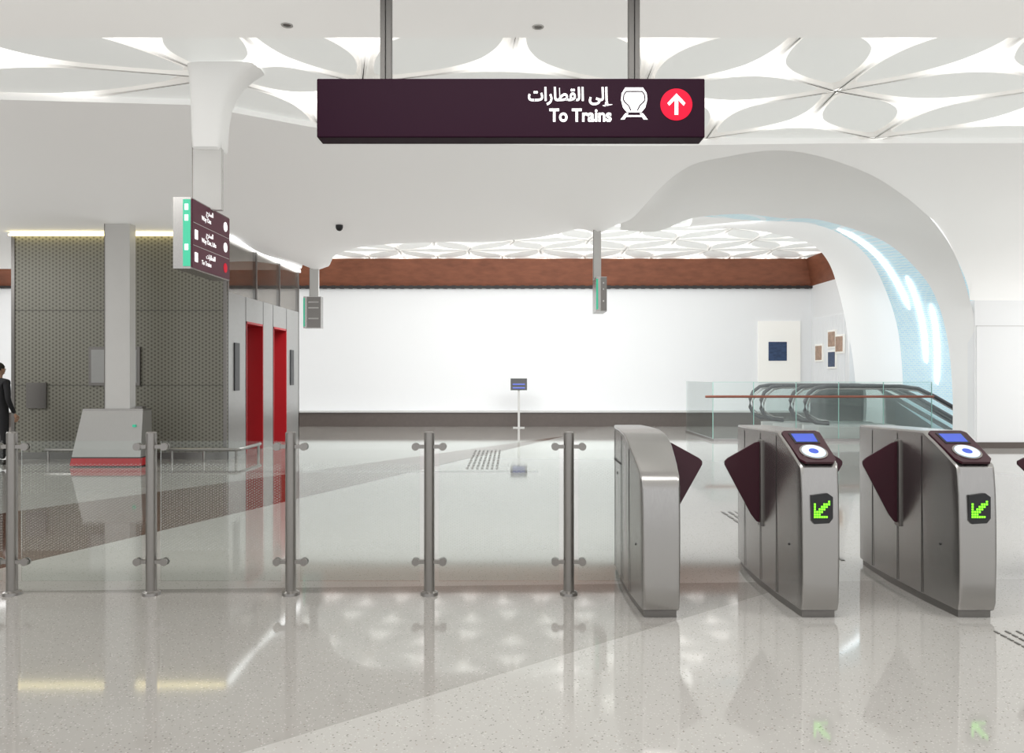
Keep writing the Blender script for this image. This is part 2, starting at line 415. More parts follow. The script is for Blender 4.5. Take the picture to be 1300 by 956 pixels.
# ------------------------------------------------------------------ big arch over the escalators
Bc = [(1.95, 14.2, 4.1), (2.7, 14.6, 4.15), (3.54, 15.4, 4.55), (4.5, 15.5, 4.65), (5.4, 15.8, 4.63), (6.3, 16, 4.62), (7.75, 16.5, 4.3), (8.6, 16.7, 3.7), (9.05, 16.8, 3.1), (9.35, 16.9, 2.2), (9.45, 16.9, 1.1), (9.45, 16.9, 0)]
Cc = [(3.57, 15.5, 4.62), (5.0, 16.3, 4.68), (6.4, 17.2, 4.8), (7.5, 18.0, 4.7), (8.6, 19.0, 4.3), (9.5, 20, 3.6), (10.0, 20.4, 2.6), (10.2, 20.55, 1.2), (10.2, 20.55, 0)]
Ec = [(3.6, 15.4, 4.66), (5.3, 15.6, 4.75), (7.0, 16.1, 4.74), (8.6, 17, 4.6), (10.3, 18.3, 4.2), (11.8, 19.4, 3.4), (12.8, 20.2, 2.4), (13.2, 20.55, 1.2), (13.2, 20.55, 0)]
Dc = [(3.6, 16.2, 4.5), (5.0, 17.6, 4.75), (6.3, 18.6, 4.8), (7.3, 19.3, 4.7), (7.95, 19.9, 4.4), (8.35, 20.25, 3.8), (8.68, 20.4, 2.6), (8.75, 20.45, 1.2), (8.75, 20.45, 0)]
def loft(P, Q, n, k, bulge=(0, 0, 0)):
    a, c_ = catmull(P, n), catmull(Q, n); bv = Vector(bulge)
    return [[tuple(a[i].lerp(c_[i], t / k) + bv * math.sin(math.pi * t / k)) for t in range(k + 1)] for i in range(n)]
m = MB()
m.grid(loft(A, Bc, 133, 12, (0, 0, .03)), white_faint_glow)
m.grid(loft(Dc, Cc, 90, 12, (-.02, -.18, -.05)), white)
m.grid(loft(Cc, Ec, 90, 14), tile)
SP, SQ = catmull(Cc, 200), catmull(Ec, 200)
def strip(s0, s1, t0, t1, w):
    n = 24
    rr = []
    for i in range(n + 1):
        u = i / n; s_ = lerp(s0, s1, u); t = lerp(t0, t1, u)
        k = s_ * 199; i0 = min(int(k), 198); f = k - i0
        a = SP[i0].lerp(SP[i0 + 1], f); c_ = SQ[i0].lerp(SQ[i0 + 1], f)
        d = (c_ - a); d.normalize(); p = a.lerp(c_, t) + Vector((-.02, -.05, -.02))
        ww = w * min(1, 8 * u + .3, 8 * (1 - u) + .3)
        rr.append([tuple(p - d * ww), tuple(p + d * ww)])
    m.grid(rr, lamp_soft)
strip(.34, .68, .10, .16, .055)
strip(.57, .82, .28, .22, .045)
strip(.66, .87, .38, .30, .045)
m.build('escalator_arch', angle=60)

# ------------------------------------------------------------------ hanging pendants of the vault + signs
def sign_text(parent, body, size, loc, rot=(math.pi / 2, 0, 0), mt=None, align='LEFT', bold=.0, width=None):
    cu = bpy.data.curves.new('lettering', 'FONT'); cu.body = body; cu.size = size; cu.align_x = align; cu.offset = bold; cu.extrude = .001
    cu.materials.append(mt or white_e)
    o = bpy.data.objects.new('lettering', cu); COL.objects.link(o); o.location = loc; o.rotation_euler = rot; o.parent = parent
    if width:
        bpy.context.view_layer.update()
        if o.dimensions.x > 0: o.scale.x = width / o.dimensions.x
    return o
# angular pendant: straight on its left face, swept out on the right where it meets the ceiling
m = MB()
prof = [(-2.845, -2.595, 3.50, .10), (-2.855, -2.585, 3.52, .12), (-2.86, -2.58, 3.65, .125), (-2.862, -2.57, 3.78, .13), (-2.866, -2.545, 3.90, .135), (-2.87, -2.50, 4.01, .145), (-2.875, -2.43, 4.11, .155), (-2.88, -2.34, 4.19, .17), (-2.89, -2.26, 4.245, .19)]
rows = []
for xl, xr, z, dy in prof:
    cx_, hx_ = (xl + xr) / 2, (xr - xl) / 2
    ring = []
    for k in range(33):
        t = 2 * math.pi * k / 32; ct, st = math.cos(t), math.sin(t)
        ring.append((cx_ + hx_ * math.copysign(abs(ct) ** .45, ct), 7.1 + dy * math.copysign(abs(st) ** .45, st), z))
    rows.append(ring)
m.grid(rows, white_faint_glow); m.add(rows[0][:-1], [tuple(range(32))], white)
m.build('ceiling_pendant_funnel', angle=40)
def hang_sign(x0, x1, y0, y1, z0, z1, px0, px1, pz, face):
    e = empty('hanging_direction_sign')
    m = MB(); yc = (y0 + y1) / 2
    m.box(px0, px1, yc - .03, yc + .03, z1 - .02, pz, light_grey)
    m.box(px0, px0 + .008, yc - .032, yc - .03, z1, pz, steel_d)
    m.box(x0, x1, y0, y1, z0, z1, steel)
    if face == 'X':
        m.box(x1, x1 + .008, y0 + .01, y1 - .01, z0 + .012, z1 - .012, maroon_face)
        m.box(x0 + .085, x1 - .004, y0 - .006, y0, z0 + .02, z1 - .02, green_e)
        H = z1 - z0
        for i, f in enumerate((.82, .5, .18)):
            zz = z0 + H * f
            cy = y1 - .12
            m.prism([(x1 + .008, cy + .045 * math.cos(a * math.pi / 8), zz + .045 * math.sin(a * math.pi / 8)) for a in range(16)], (.003, 0, 0), red_e if i == 2 else white_e)
            if i: m.box(x1 + .008, x1 + .011, y0 + .06, y0 + .12, zz - .04, zz + .04, white_e)
        for k in (.34, .66): m.box(x1 + .008, x1 + .010, y0 + .03, y1 - .03, z0 + H * k - .002, z0 + H * k + .002, light_grey)
        for k, f in enumerate((.86, .71, .3)):
            m.box(x0 + .1, x1 - .02, y0 - .009, y0 - .006, z0 + H * f - .025, z0 + H * f + .025, white_e)
        m.build('sign_body', e)
        for i, f in enumerate((.78, .46, .14)):
            sign_text(e, ('Way Out', 'Way Out, Lifts', 'To Trains')[i], .055, (x1 + .012, y0 + .2, z0 + H * f - .02), (math.pi / 2, 0, math.pi / 2))
            sign_text(e, '\ufe95\ufe8d\ufead\ufe8e\ufec4\ufed8\ufedf\ufe8d' if i == 2 else '\ufe9d\ufead\ufea8\ufee4\ufedf\ufe8d', .06, (x1 + .012, y0 + .3, z0 + H * f + .045), (math.pi / 2, 0, math.pi / 2))
    else:
        m.box(x0 + .07, x1, y0 - .006, y0, z0 + .01, z1 - .01, steel_d)
        m.box(x0, x0 + .03, y0 - .006, y0, z0 + .03, z1 - .03, green_e)
        H = z1 - z0
        for f in (.82, .64, .3): m.box(x0 + .1, x1 - .04, y0 - .009, y0 - .006, z0 + H * f - .012, z0 + H * f + .012, light_grey)
        m.build('sign_body', e)
hang_sign(-2.84, -2.69, 6.6, 7.49, 2.385, 2.985, -2.85, -2.59, 3.66, 'X')
hang_sign(1.26, 1.42, 11.8, 12.3, 2.44, 2.96, 1.24, 1.36, 3.72, 'Y')
hang_sign(-4.08, -3.74, 15.4, 15.6, 2.40, 3.02, -3.98, -3.80, 3.66, 'Y')

# main "To Trains" sign
e = empty('to_trains_sign')
m = MB(); m.box(-1.225, 1.21, 4.94, 5.09, 2.985, 3.355, maroon)
m.build('sign_case', e, bevel=.008)
m = MB()
for x in (-.80, .775):
    m.box(x - .034, x - .004, 4.98, 5.05, 3.35, 4.17, pole_m); m.box(x + .004, x + .034, 4.98, 5.05, 3.35, 4.17, pole_m)
    m.box(x - .05, x + .05, 4.96, 5.07, 4.15, 4.17, steel)
m.build('hanger_poles', e)
m = MB()
yf = 4.939
cx, cz = 1.03, 3.19
m.prism([(cx + .10 * math.cos(a * math.pi / 24), yf, cz + .10 * math.sin(a * math.pi / 24)) for a in range(48)], (0, -.003, 0), red_e)
yf = 4.935
m.box(cx - .011, cx + .011, yf - .002, yf, cz - .065, cz + .05, white_e)
for s_ in (-1, 1):
    m.prism([(cx, yf, cz + .068), (cx, yf, cz + .038), (cx + s_ * .045, yf, cz - .008), (cx + s_ * .056, yf, cz + .008)], (0, -.002, 0), white_e)
tx, tz = .765, 3.20
body = [(-.055, .095), (.055, .095), (.078, .06), (.082, .02), (.07, -.03), (.045, -.06), (-.045, -.06), (-.07, -.03), (-.082, .02), (-.078, .06)]
m.prism([(tx + a, yf, tz + b_) for a, b_ in body], (0, -.002, 0), white_e)
def outline(pts, w, mt):
    for a, c_ in zip(pts, pts[1:]):
        d = Vector((c_[0] - a[0], 0, c_[1] - a[1])).normalized(); n_ = Vector((-d.z, 0, d.x)) * w
        q = [Vector((tx + a[0], yf - .003, tz + a[1])), Vector((tx + c_[0], yf - .003, tz + c_[1]))]
        m.prism([tuple(q[0] - n_), tuple(q[1] - n_), tuple(q[1] + n_), tuple(q[0] + n_)], (0, -.001, 0), mt)
outline([(-.05, .07), (.05, .07), (.064, .05), (.068, .02), (.06, .005)], .004, maroon)
outline([(-.05, .07), (-.064, .05), (-.068, .02), (-.06, .005)], .004, maroon)
outline([(-.06, .005), (-.035, -.018), (-.02, -.05)], .004, maroon); outline([(.06, .005), (.035, -.018), (.02, -.05)], .004, maroon)
for s_ in (-1, 1):
    m.prism([(tx + s_ * .035, yf, tz - .066), (tx + s_ * .055, yf, tz - .066), (tx + s_ * .085, yf, tz - .105), (tx + s_ * .06, yf, tz - .105)], (0, -.002, 0), white_e)
m.box(tx - .062, tx + .062, yf - .002, yf, tz - .088, tz - .078, white_e)
m.build('pictograms', e)
sign_text(e, 'To Trains', .112, (.235, 4.937, 3.085), bold=.003, width=.39)
sign_text(e, '\ufe95\ufe8d\ufead\ufe8e\ufec4\ufed8\ufedf\ufe8d \ufef0\ufedf\ufe87', .115, (.10, 4.937, 3.215), bold=.0025, width=.53)

# ------------------------------------------------------------------ ceiling fittings
def downlight(x, y, z):
    m = MB(); m.lathe(0, 0, [(.001, .0), (.03, 0)], steel_d, 20); m.lathe(0, 0, [(.03, 0), (.034, -.006), (.045, -.006), (.047, 0)], light_grey, 20)
    m.build('ceiling_downlight', loc=(x, y, z))
for x, y in ((-1.72, 6.02), (.2, 6.05), (-4.2, 6.05)): downlight(x, y, 4.168)
m = MB(); m.lathe(0, 0, [(.06, 0), (.06, -.04), (.05, -.07), (.03, -.09), (.001, -.1)], black, 20); m.build('cctv_dome_camera', loc=(-2.85, 13.0, zsm(-2.85, 13.0)))

# ------------------------------------------------------------------ glass fence
fence = empty('glass_fence')
FY = 5.357
px = [-4.35, -3.40, -2.453, -1.505, -.5625, .386]
for i, x in enumerate(px):
    m = MB()
    m.lathe(x, FY, [(.001, 1.108), (.028, 1.108), (.035, 1.10), (.036, .03), (.040, .03), (.042, .028), (.058, .02), (.060, .0)], steel_post, 28)
    for z in (1.007, .225):
        m.cyl((x - .085, FY, z), (x + .085, FY, z), .013, steel_post, 14)
        for s_ in (-1, 1):
            m.cyl((x + s_ * .092, FY - .022, z), (x + s_ * .092, FY - .005, z), .026, steel_post, 20)
            m.cyl((x + s_ * .092, FY + .005, z), (x + s_ * .092, FY + .022, z), .026, steel_post, 20)
            m.box(x + s_ * .06 - .03, x + s_ * .06 + .03, FY - .018, FY + .018, z - .012, z + .012, steel_post)
    m.build('post_%d' % (i + 1), fence)
ends = px + [.765]
for i, (a, c_) in enumerate(zip(ends, ends[1:])):
    m = MB(); m.box(a + .065, c_ - (.065 if i < 5 else .0), FY - .005, FY + .005, .095, 1.045, g_fence)
    m.build('glass_%d' % (i + 1), fence)

# ------------------------------------------------------------------ ticket gates
GY = 4.81
def gate(xc, kind, wings, ws=1.0):
    e = empty('ticket_gate', (xc, GY, 0))
    L = 1.45
    ys = [0, .03, .08, .16, .25, .33, .385, .44, .5, .6, .7, .85, 1.0, 1.15, 1.3, 1.4, L]
    hw = [(0, .112), (.03, .12), (.4, .142), (.8, .148), (1.15, .138), (1.4, .11), (L, .09)]
    if kind == 'reader': top = [(0, .925), (.03, .95), (.385, 1.122), (.44, 1.125), (.8, 1.115), (1.4, 1.10), (L, 1.08)]
    else: top = [(0, .84), (.03, .875), (.2, .955), (.42, 1.045), (.6, 1.09), (.85, 1.105), (1.4, 1.10), (L, 1.08)]
    fr = [(0, .025), (.06, .006), (.3, 0), (.6, .004), (.85, .012), (1, .03)]
    zr = [0, .06, .2, .4, .6, .8, .93, 1]
    z0 = .045
    def pt(s_, y, t):
        ztop = interp(y, top); z = lerp(z0, ztop, t); w = interp(y, hw)
        yy = y + interp(t, fr) * max(0, 1 - y / .2)
        w *= lerp(.97, 1.0, smooth(t * 1.5))
        return (s_ * w, yy, z)
    m = MB()
    for s_ in (-1, 1): m.grid([[pt(s_, y, t) for t in zr] for y in ys], steel)
    m.grid([[pt(-1, y, 1), pt(1, y, 1)] for y in ys], steel)
    m.grid([[pt(-1, y, 0), pt(1, y, 0)] for y in ys], plinth_m)
    m.grid([[pt(-1, 0, t), pt(1, 0, t)] for t in zr], steel)
    m.grid([[pt(-1, L, t), pt(1, L, t)] for t in zr], steel)
    o = m.build('body', e)
    bmm = __import__('bmesh'); bm = bmm.new(); bm.from_mesh(o.data); bmm.ops.remove_doubles(bm, verts=bm.verts, dist=.0005); bmm.ops.recalc_face_normals(bm, faces=bm.faces); bm.to_mesh(o.data); bm.free()
    o.data.set_sharp_from_angle(angle=math.radians(35))
    bv = o.modifiers.new('bevel', 'BEVEL'); bv.width = .012; bv.segments = 3; bv.limit_method = 'ANGLE'; bv.angle_limit = math.radians(40)
    m = MB()
    m.prism([(-.10, .05, 0), (.10, .05, 0), (.125, .4, 0), (.13, .9, 0), (.085, 1.4, 0), (-.085, 1.4, 0), (-.13, .9, 0), (-.125, .4, 0)], (0, 0, .05), steel_d)
    for s_ in (-1, 1):
        for y in (.40, .72, 1.12):
            w = interp(y, hw)
            m.box(min(s_ * w, s_ * (w + .002)), max(s_ * w, s_ * (w + .002)), y - .003, y + .003, .06, interp(y, top) - .03, darkslot)
        w = interp(.9, hw)
        m.box(min(s_ * w, s_ * (w + .004)) , max(s_ * w, s_ * (w + .004)), .74, 1.10, .86, .875, darkslot)
        m.cyl((s_ * (w - .001), .95, .78), (s_ * (w + .004), .95, .78), .012, black, 14)
        w = interp(.2, hw)
        m.cyl((s_ * (w - .002), .2, .42), (s_ * (w + .003), .2, .42), .008, black, 12)
    if kind == 'reader':
        u = Vector((0, .355, .172)).normalized(); n = Vector((0, -u.z, u.y)); o0 = Vector((0, .03, .95))
        def on(x, a, h=0): return tuple(o0 + Vector((x, 0, 0)) + u * a + n * h)
        def slab(pts, h0, h1, mt): m.prism([on(x, a, h0) for x, a in pts], tuple(n * (h1 - h0)), mt)
        slab([(-.085, .0), (.085, .0), (.112, .04), (.125, .36), (.10, .385), (-.10, .385), (-.125, .36), (-.112, .04)], -.002, .012, maroon_wing)
        slab([(-.08, .22), (.08, .22), (.085, .35), (-.085, .35)], .012, .016, black)
        slab([(-.068, .235), (.068, .235), (.072, .335), (-.072, .335)], .016, .018, blue_e)
        slab([(.085 * math.cos(k * math.pi / 20), .115 + .085 * math.sin(k * math.pi / 20)) for k in range(40)], .012, .018, steel)
        slab([(.072 * math.cos(k * math.pi / 20), .115 + .072 * math.sin(k * math.pi / 20)) for k in range(40)], .018, .021, reader_e)
        slab([(.03 * math.cos(k * math.pi / 20), .115 + .03 * math.sin(k * math.pi / 20)) for k in range(40)], .021, .022, blue_e)
        z = .675; yy = -.004
        m.prism([(-.062, yy + .01, z + .085), (.035, yy + .01, z + .098), (.068, yy + .01, z + .075), (.068, yy + .01, z - .055), (.045, yy + .01, z - .085), (-.045, yy + .01, z - .09), (-.062, yy + .01, z - .07)], (0, -.012, 0), black)
        pat = ["......X", "X...XXX", "X..XXX.", "X.XXX..", "XXXX...", "XXX....", "XXXXXX."]
        for r, row in enumerate(pat):
            for c_, ch in enumerate(row):
                if ch == 'X':
                    X = (c_ - 3) * .0145; Z = z + (3 - r) * .0155
                    m.box(X - .005, X + .005, yy - .005, yy - .001, Z - .0055, Z + .0055, led_m)
    m.build('fittings', e)
    for s_ in wings:
        m = MB()
        y = .70; r = .12 * s_
        prof = [(0, 1.04), (.08, 1.02), (.27, .915), (.29, .895), (.29, .87), (.10, .52), (.06, .47), (.03, .46), (0, .50)]
        P0 = [(r + s_ * a * ws, y - .10 * a, z) for a, z in prof]
        m.prism(P0, (0, .016, 0), maroon_wing)
        m.prism([(r + s_ * a, y - .03, z) for a, z in ((0, 1.05), (.04, 1.04), (.04, .44), (0, .44))], (0, .07, 0), steel_d)
        m.build('flap_' + ('left' if s_ < 0 else 'right'), e, bevel=.004)
gate(.915, 'end', (1,))
gate(1.89, 'reader', (-1, 1))
gate(2.852, 'reader', (-1, 1))
gate(4.22, 'reader', (-1, 1), 2.0)

# ------------------------------------------------------------------ lift kiosk
k = empty('lift_enclosure')
m = MB()
X0, X1, Y0, Y1, H = -8.83, -5.03, 13.9, 18.6, 3.96
m.box(X0, X1, Y0, Y0 + .05, .12, H, perfXZ)
m.box(X0, X1, Y0 - .02, Y0 + .08, 0, .12, steel_d)
for x in (X0, X0 + 1.9, X1 - .06): m.box(x, x + .06, Y0 - .015, Y0, .12, H, steel_d)
for z in (1.3, 2.62): m.box(X0, X1, Y0 - .004, Y0, z, z + .008, darkslot)
m.box(X0, X0 + .05, Y0, Y1, 0, H, perfYZ)
m.build('perforated_screen', k)
m = MB()
def side(y0, y1, z0, z1, mt, x=X1, t=.32): m.box(x - t, x, y0, y1, z0, z1, mt)
side(13.95, 14.9, 0, 2.96, grey_panel); side(15.9, 16.6, 0, 2.96, grey_panel); side(17.55, 18.6, 0, 2.96, grey_panel)
side(14.9, 15.9, 2.5, 2.96, grey_panel); side(16.6, 17.55, 2.5, 2.96, grey_panel)
for y0, y1 in ((14.9, 15.9), (16.6, 17.55)):
    ym = (y0 + y1) / 2
    m.box(X1 - .36, X1 - .30, y0, ym - .004, 0, 2.5, door_steel); m.box(X1 - .36, X1 - .30, ym + .004, y1, 0, 2.5, door_steel)
    m.box(X1 - .30, X1 + .01, y1 - .03, y1, 0, 2.5, red_m); m.box(X1 - .30, X1 + .01, y0, y0 + .03, 0, 2.5, red_m); m.box(X1 - .30, X1 + .01, y0, y1, 2.46, 2.5, red_m)
for y in (13.95, 14.88, 15.92, 16.58, 17.57): m.box(X1, X1 + .004, y - .005, y + .005, 0, 2.96, darkslot)
m.box(X1, X1 + .02, 14.25, 14.5, 1.2, 2.07, black); m.box(X1, X1 + .02, 17.85, 18.1, 1.25, 2.05, black)
m.build('lift_front', k)
m = MB(); m.box(X1 - .03, X1, 13.95, 18.6, 2.96, H, g_clere); m.build('clerestory_glass', k)
m = MB()
for y in (13.95, 15.5, 17.05, 18.55): m.box(X1 - .06, X1 + .01, y - .03, y + .03, 2.96, H, steel_d)
m.box(X1 - .05, X1 + .04, 13.9, 18.6, 3.90, 3.955, lamp_soft)
m.box(X0, X1, 13.80, 13.86, 3.93, 3.96, warm_e)
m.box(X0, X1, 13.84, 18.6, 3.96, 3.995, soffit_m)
m.box(X0, X1, 18.55, 18.6, 0, 2.96, grey_panel)
m.build('roof_trim', k)
m = MB()   # notice boards on the screen
m.box(-7.45, -6.55, 13.86, 13.9, 1.3, 1.98, steel_d); m.box(-7.4, -6.6, 13.85, 13.86, 1.35, 1.93, grey_panel)
m.box(-8.55, -8.2, 13.86, 13.9, .9, 1.35, steel_d)
m.build('notice_boards', k)
m = MB(); m.box(-6.68, -6.27, 12.92, 13.12, .936, 3.97, riser_m); m.box(-6.685, -6.68, 12.91, 13.12, .936, 3.97, steel_d)
m.build('service_riser')
# help desk cabinet
m = MB()
fr = [(-7.14, 12.7, 0), (-6.0, 12.7, 0), (-6.02, 12.85, .93), (-7.0, 12.85, .93)]
bk = [(-7.14, 13.15, 0), (-6.0, 13.15, 0), (-6.02, 13.15, .93), (-7.0, 13.15, .93)]
def cab(z0, z1, mt, g=0):
    a, c_ = z0 / .93, z1 / .93
    F = [tuple(Vector(fr[0]).lerp(Vector(fr[3]), t)) for t in (a, c_)] + [tuple(Vector(fr[1]).lerp(Vector(fr[2]), t)) for t in (c_, a)]
    K = [tuple(Vector(bk[0]).lerp(Vector(bk[3]), t)) for t in (a, c_)] + [tuple(Vector(bk[1]).lerp(Vector(bk[2]), t)) for t in (c_, a)]
    m.add(F + K, [(0, 1, 2, 3), (7, 6, 5, 4), (0, 4, 5, 1), (1, 5, 6, 2), (2, 6, 7, 3), (3, 7, 4, 0)], mt)
cabm = mat('cabinet_brushed_steel', (.46, .455, .44), .33, .8, noise=(20, .06, (6, 1, 1)))
cab(.02, .14, red_m); cab(.14, .16, darkslot); cab(.16, .90, cabm); cab(.90, .935, steel)
m.box(-6.2, -6.08, 12.95, 13.1, .935, .97, steel_d)
m.box(-6.16, -6.11, 12.78, 12.82, .64, .68, green_e)
m.box(-7.1, -6.05, 12.75, 13.12, 0, .02, plinth_m)
m.build('help_desk_cabinet')
m = MB()
m.tube([(-5.9, 13.55, .2), (-4.75, 13.55, .2), (-4.7, 13.6, .2), (-4.7, 14.7, .2)], .03, steel_post, 10)
for p in ((-5.85, 13.55), (-5.3, 13.55), (-4.75, 13.57), (-4.7, 14.6)): m.cyl((p[0], p[1], 0), (p[0], p[1], .2), .022, steel_post, 10)
m.build('low_guard_rail')
m = MB()
m.tube([(-8.0, 13.5, .2), (-7.3, 13.5, .2)], .03, steel_post, 10)
for x in (-7.95, -7.4): m.cyl((x, 13.5, 0), (x, 13.5, .2), .022, steel_post, 10)
m.build('low_guard_rail')

# ------------------------------------------------------------------ info stand
m = MB()
m.box(-.03 + .19, .03 + .19, 21.97, 22.03, .02, 1.1, light_grey); m.box(.19 - .16, .19 + .16, 21.85, 22.15, 0, .02, light_grey)
m.prism([(-.04, 21.93, 1.05), (.42, 21.93, 1.05), (.42, 22.03, 1.38), (-.04, 22.03, 1.38)], (0, .04, .0), black)
m.prism([(.02, 21.925, 1.10), (.36, 21.925, 1.10), (.36, 21.935, 1.135), (.02, 21.935, 1.135)], (0, -.004, 0), blue_e)
m.prism([(.02, 21.96, 1.2), (.36, 21.96, 1.2), (.36, 21.97, 1.235), (.02, 21.97, 1.235)], (0, -.004, 0), blue_e)
m.build('information_stand')

# ------------------------------------------------------------------ posters
m = MB(); m.box(7.18, 8.40, 22.94, 23.0, 1.27, 3.04, frame_m); m.box(7.47, 8.0, 22.925, 22.94, 1.89, 2.44, post_blue); m.build('wall_poster')
for y, z, mt in ((22.3, 2.1, post_tan), (21.4, 2.45, post_tan), (21.4, 1.9, post_blue), (20.9, 2.3, post_tan)):
    m = MB(); m.box(8.68, 8.72, y - .28, y + .28, z - .25, z + .25, frame_m); m.box(8.67, 8.68, y - .22, y + .22, z - .2, z + .2, mt); m.build('wall_poster')

# ------------------------------------------------------------------ escalators
def escalator(xs, ya, yb):
    e = empty('escalator')
    XB, XE, sl = 9.25, 12.6, .577
    m = MB()
    for y in (ya, yb):
        path = [(xs + .55, y, .36), (xs + .25, y, .38), (xs + .08, y, .48), (xs, y, .66), (xs, y, .86), (xs + .08, y, 1.05), (xs + .25, y, 1.18), (xs + .5, y, 1.22), (XB - .3, y, 1.22), (XB + .1, y, 1.17), (XB + .5, y, .98), (XE, y, .98 - (XE - XB - .5) * sl)]
        m.tube(path, .045, handrail_m, 10)
        path2 = [(p[0] + (.07 if p[0] < xs + .3 else 0), p[1], p[2] + (.06 if p[2] < .6 and p[0] < xs + 1 else -.06)) for p in path]
        m.tube(path2, .02, steel, 8)
        m.box(xs + .3, XB, y - .07, y + .07, 0, .28, light_grey)
        m.prism([(XB, y - .07, .28), (XE, y - .07, .28 - (XE - XB) * sl), (XE, y - .07, -.2 - (XE - XB) * sl), (XB, y - .07, -.2)], (0, .14, 0), light_grey)
    m.box(xs - .3, XB, ya, yb, 0, .012, steel)
    for i in range(8):
        x = XB + i * .4; z = -.02 - (i + 1) * .22
        m.box(x, x + .42, ya + .07, yb - .07, z - .2, z, steel_d)
    m.build('truss_and_handrails', e)
    m = MB()
    for y in (ya, yb):
        m.prism([(xs + .12, y - .006, .55), (xs + .35, y - .006, .30), (XB, y - .006, .28), (XE, y - .006, .28 - (XE - XB) * sl), (XE, y - .006, .9 - (XE - XB) * sl), (XB + .2, y - .006, 1.12), (xs + .4, y - .006, 1.17), (xs + .12, y - .006, 1.0)], (0, .012, 0), g_esc)
    m.build('glass_balustrade', e)
escalator(6.75, 18.15, 19.1)
escalator(6.15, 19.45, 20.35)
bal = empty('glass_balustrade')
m = MB()
xsB = [4.49, 5.4, 6.35, 7.3, 8.3, 9.38]
for a, c_ in zip(xsB, xsB[1:]): m.box(a + .01, c_ - .01, 17.6, 17.615, .05, 1.32, g_esc)
m.box(4.49, 4.505, 17.63, 20.3, .05, 1.32, g_esc)
m.build('glass_panels', bal)
m = MB()
for x in xsB: m.box(x - .006, x + .006, 17.598, 17.617, .05, 1.32, g_edge)
m.box(4.49, 9.38, 17.6, 17.615, 1.32, 1.327, g_edge); m.box(4.49, 9.38, 17.57, 17.64, 0, .06, steel)
m.box(4.47, 4.52, 17.6, 20.3, 0, .06, steel)
m.tube([(4.3, 17.52, 1.0), (9.38, 17.52, 1.0)], .028, rail_wood, 12)
for x in xsB: m.cyl((x if x < 9 else 9.3, 17.52, 1.0), (x if x < 9 else 9.3, 17.6, 1.0), .012, steel, 8)
m.build('rail_and_channel', bal)

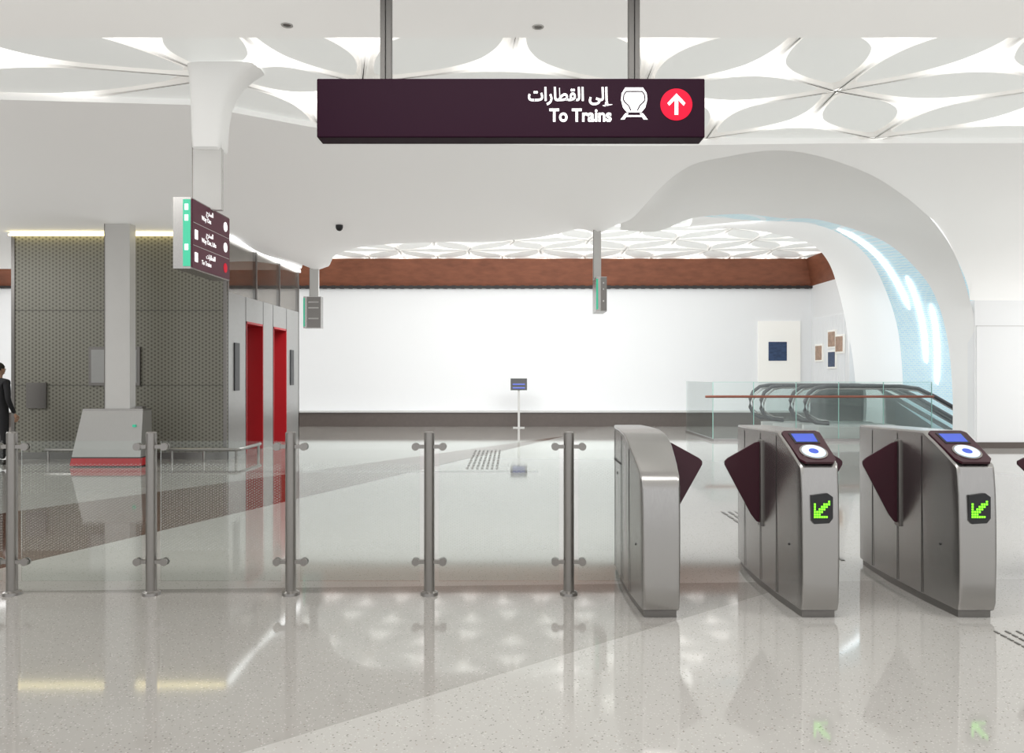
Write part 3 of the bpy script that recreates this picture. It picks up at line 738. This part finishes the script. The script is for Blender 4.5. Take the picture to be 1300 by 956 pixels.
# ------------------------------------------------------------------ person (dark clothes, at the left by the lift enclosure)
def person(px_, py_, rotz):
    e = empty('standing_person', (px_, py_, 0)); e.rotation_euler = (0, 0, rotz)
    def skin(name, V, E, mt, sub=2):
        me = bpy.data.meshes.new(name); me.from_pydata([v[0] for v in V], E, []); me.materials.append(mt)
        o = bpy.data.objects.new(name, me); COL.objects.link(o); o.parent = e
        sk = o.modifiers.new('skin', 'SKIN'); sk.use_smooth_shade = True
        for i, v in enumerate(V):
            r = v[1]; me.skin_vertices[0].data[i].radius = (r, r) if not isinstance(r, tuple) else r
        me.skin_vertices[0].data[0].use_root = True
        ss = o.modifiers.new('sub', 'SUBSURF'); ss.levels = sub; ss.render_levels = sub
        return o
    V = [((0, 0, .93), (.15, .12)), ((0, 0, 1.08), (.13, .10)), ((0, -.01, 1.25), (.155, .115)), ((0, 0, 1.38), (.13, .09)), ((0, 0, 1.45), (.055, .055))]
    E = [(0, 1), (1, 2), (2, 3), (3, 4)]
    for s_ in (-1, 1):
        b0 = len(V)
        V += [((s_ * .17, 0, 1.37), .062), ((s_ * .215, .01, 1.2), .05), ((s_ * .235, .02, 1.08), .044), ((s_ * .235, -.04, .95), .038), ((s_ * .225, -.10, .85), .032)]
        E += [(3, b0), (b0, b0 + 1), (b0 + 1, b0 + 2), (b0 + 2, b0 + 3), (b0 + 3, b0 + 4)]
        b0 = len(V)
        V += [((s_ * .095, 0, .84), .095), ((s_ * .10, -.01, .65), .08), ((s_ * .105, -.015, .47), .062), ((s_ * .105, .01, .30), .058), ((s_ * .105, .02, .09), .05)]
        E += [(0, b0), (b0, b0 + 1), (b0 + 1, b0 + 2), (b0 + 2, b0 + 3), (b0 + 3, b0 + 4)]
    skin('clothed_body', V, E, cloth_m)
    for s_ in (-1, 1):
        skin('shoe', [((s_ * .105, .04, .045), .045), ((s_ * .11, -.06, .04), .045), ((s_ * .115, -.17, .03), .032)], [(0, 1), (1, 2)], shoe_m)
        hx, hy, hz = s_ * .223, -.11, .84
        skin('hand', [((hx, hy, hz), .022), ((hx - s_ * .002, hy - .02, hz - .045), (.018, .035)), ((hx, hy - .03, hz - .08), (.014, .034))], [(0, 1), (1, 2)], skin_m, 1)
        for fi, (off, ln) in enumerate(((-.027, .055), (-.009, .068), (.009, .072), (.026, .062))):
            y = hy - .03 + off
            skin('finger', [((hx, y, hz - .075), .009), ((hx - s_ * .006, y - .004, hz - .075 - ln * .5), .008), ((hx - s_ * .02, y - .004, hz - .075 - ln), .007)], [(0, 1), (1, 2)], skin_m, 1)
        skin('thumb', [((hx, hy - .045, hz - .03), .011), ((hx - s_ * .01, hy - .075, hz - .055), .010), ((hx - s_ * .015, hy - .085, hz - .085), .008)], [(0, 1), (1, 2)], skin_m, 1)
    m = MB()
    rows = []
    for i in range(17):
        a = math.pi * i / 16; r = []
        for j in range(25):
            t = 2 * math.pi * j / 24; z = math.cos(a) * .118; rr = math.sin(a)
            w = .075 * rr * (1 - .22 * smooth(-z / .11)); d = .095 * rr * (1 - .12 * smooth(-z / .11))
            x, y = w * math.sin(t), -d * math.cos(t)
            if j in (0, 24) and 8 <= i <= 10: y -= .018
            r.append((x, y, 1.565 + z))
        rows.append(r)
    m.grid(rows, skin_m)
    for s_ in (-1, 1):
        m.tube([(s_ * .074, .005, 1.59), (s_ * .084, .012, 1.575), (s_ * .082, .01, 1.55), (s_ * .072, .002, 1.535)], [.008, .011, .009, .005], skin_m, 8)
        m.tube([(s_ * .028 - .008, -.089, 1.572), (s_ * .028 + .008, -.089, 1.572)], .007, black, 8)
        m.tube([(s_ * .028 - .014, -.092, 1.588), (s_ * .028 + .014, -.092, 1.588)], .003, hair_m, 6)
    m.tube([(-.022, -.086, 1.508), (0, -.09, 1.507), (.022, -.086, 1.508)], .004, red_m, 6)
    m.tube([(0, 0, 1.43), (0, -.003, 1.50)], .05, skin_m, 14)
    rows = []
    for i in range(11):
        a = math.pi * .62 * i / 10; r = []
        for j in range(25):
            t = 2 * math.pi * j / 24; back = (1 - math.cos(t)) / 2; aa = a * (.55 + .45 * back)
            r.append((.083 * math.sin(aa) * math.sin(t), -.103 * math.sin(aa) * math.cos(t) + .004, 1.57 + .126 * math.cos(aa)))
        rows.append(r)
    m.grid(rows, hair_m)
    m.build('head', e, angle=60)
person(-8.50, 13.05, math.radians(160))

# ------------------------------------------------------------------ lights
def area(name, loc, sx, sy, power, col=(1, 1, 1), rot=(0, 0, 0)):
    l = bpy.data.lights.new(name, 'AREA'); l.shape = 'RECTANGLE'; l.size = sx; l.size_y = sy; l.energy = power; l.color = col
    o = bpy.data.objects.new(name, l); o.location = loc; o.rotation_euler = rot; COL.objects.link(o); return o
# unseen fill lights added in the rear hall, aimed at the far wall
for x in (-3.2, 2.6): area('added_fill_light', (x, 16.0, 4.5), 5.4, 1.6, 275, (.97, .985, 1), (math.radians(28), 0, 0))
area('added_fill_light', (-11.5, 19.5, 4.6), 5, 3, 280)  # unseen fill added behind the lift enclosure
for x in (-5.5, 0, 5.5): area('added_fill_light', (x, 3.2, 4.15), 3.4, 1.2, 130, (1, .99, .97))  # fill added out of view to light the gate fronts
area('added_fill_light', (12, 19, 4.0), 2, 1, 60, (.8, .93, 1))  # unseen bluish fill added to brighten the mosaic
area('added_fill_light', (12.3, 12.3, 4.15), 3, 1.5, 220)  # fill added out of frame to brighten the right wall
area('added_fill_light', (-11.2, 10.2, 4.0), 3, 1.5, 170)  # fill added out of frame to brighten the lift enclosure
W = bpy.data.worlds.new('World'); S.world = W; W.use_nodes = True
W.node_tree.nodes['Background'].inputs[0].default_value = (.985, .995, 1, 1); W.node_tree.nodes['Background'].inputs[1].default_value = 1.1

# ------------------------------------------------------------------ camera
cam = bpy.data.cameras.new('camera'); co = bpy.data.objects.new('camera', cam); COL.objects.link(co)
co.location = (0, 0, 1.5); co.rotation_euler = (math.pi / 2, 0, 0)
cam.sensor_width = 36; cam.lens = 1000 / 1300 * 36; cam.shift_y = -3 / 1300; cam.clip_end = 200
S.camera = co
S.view_settings.view_transform = 'Standard'
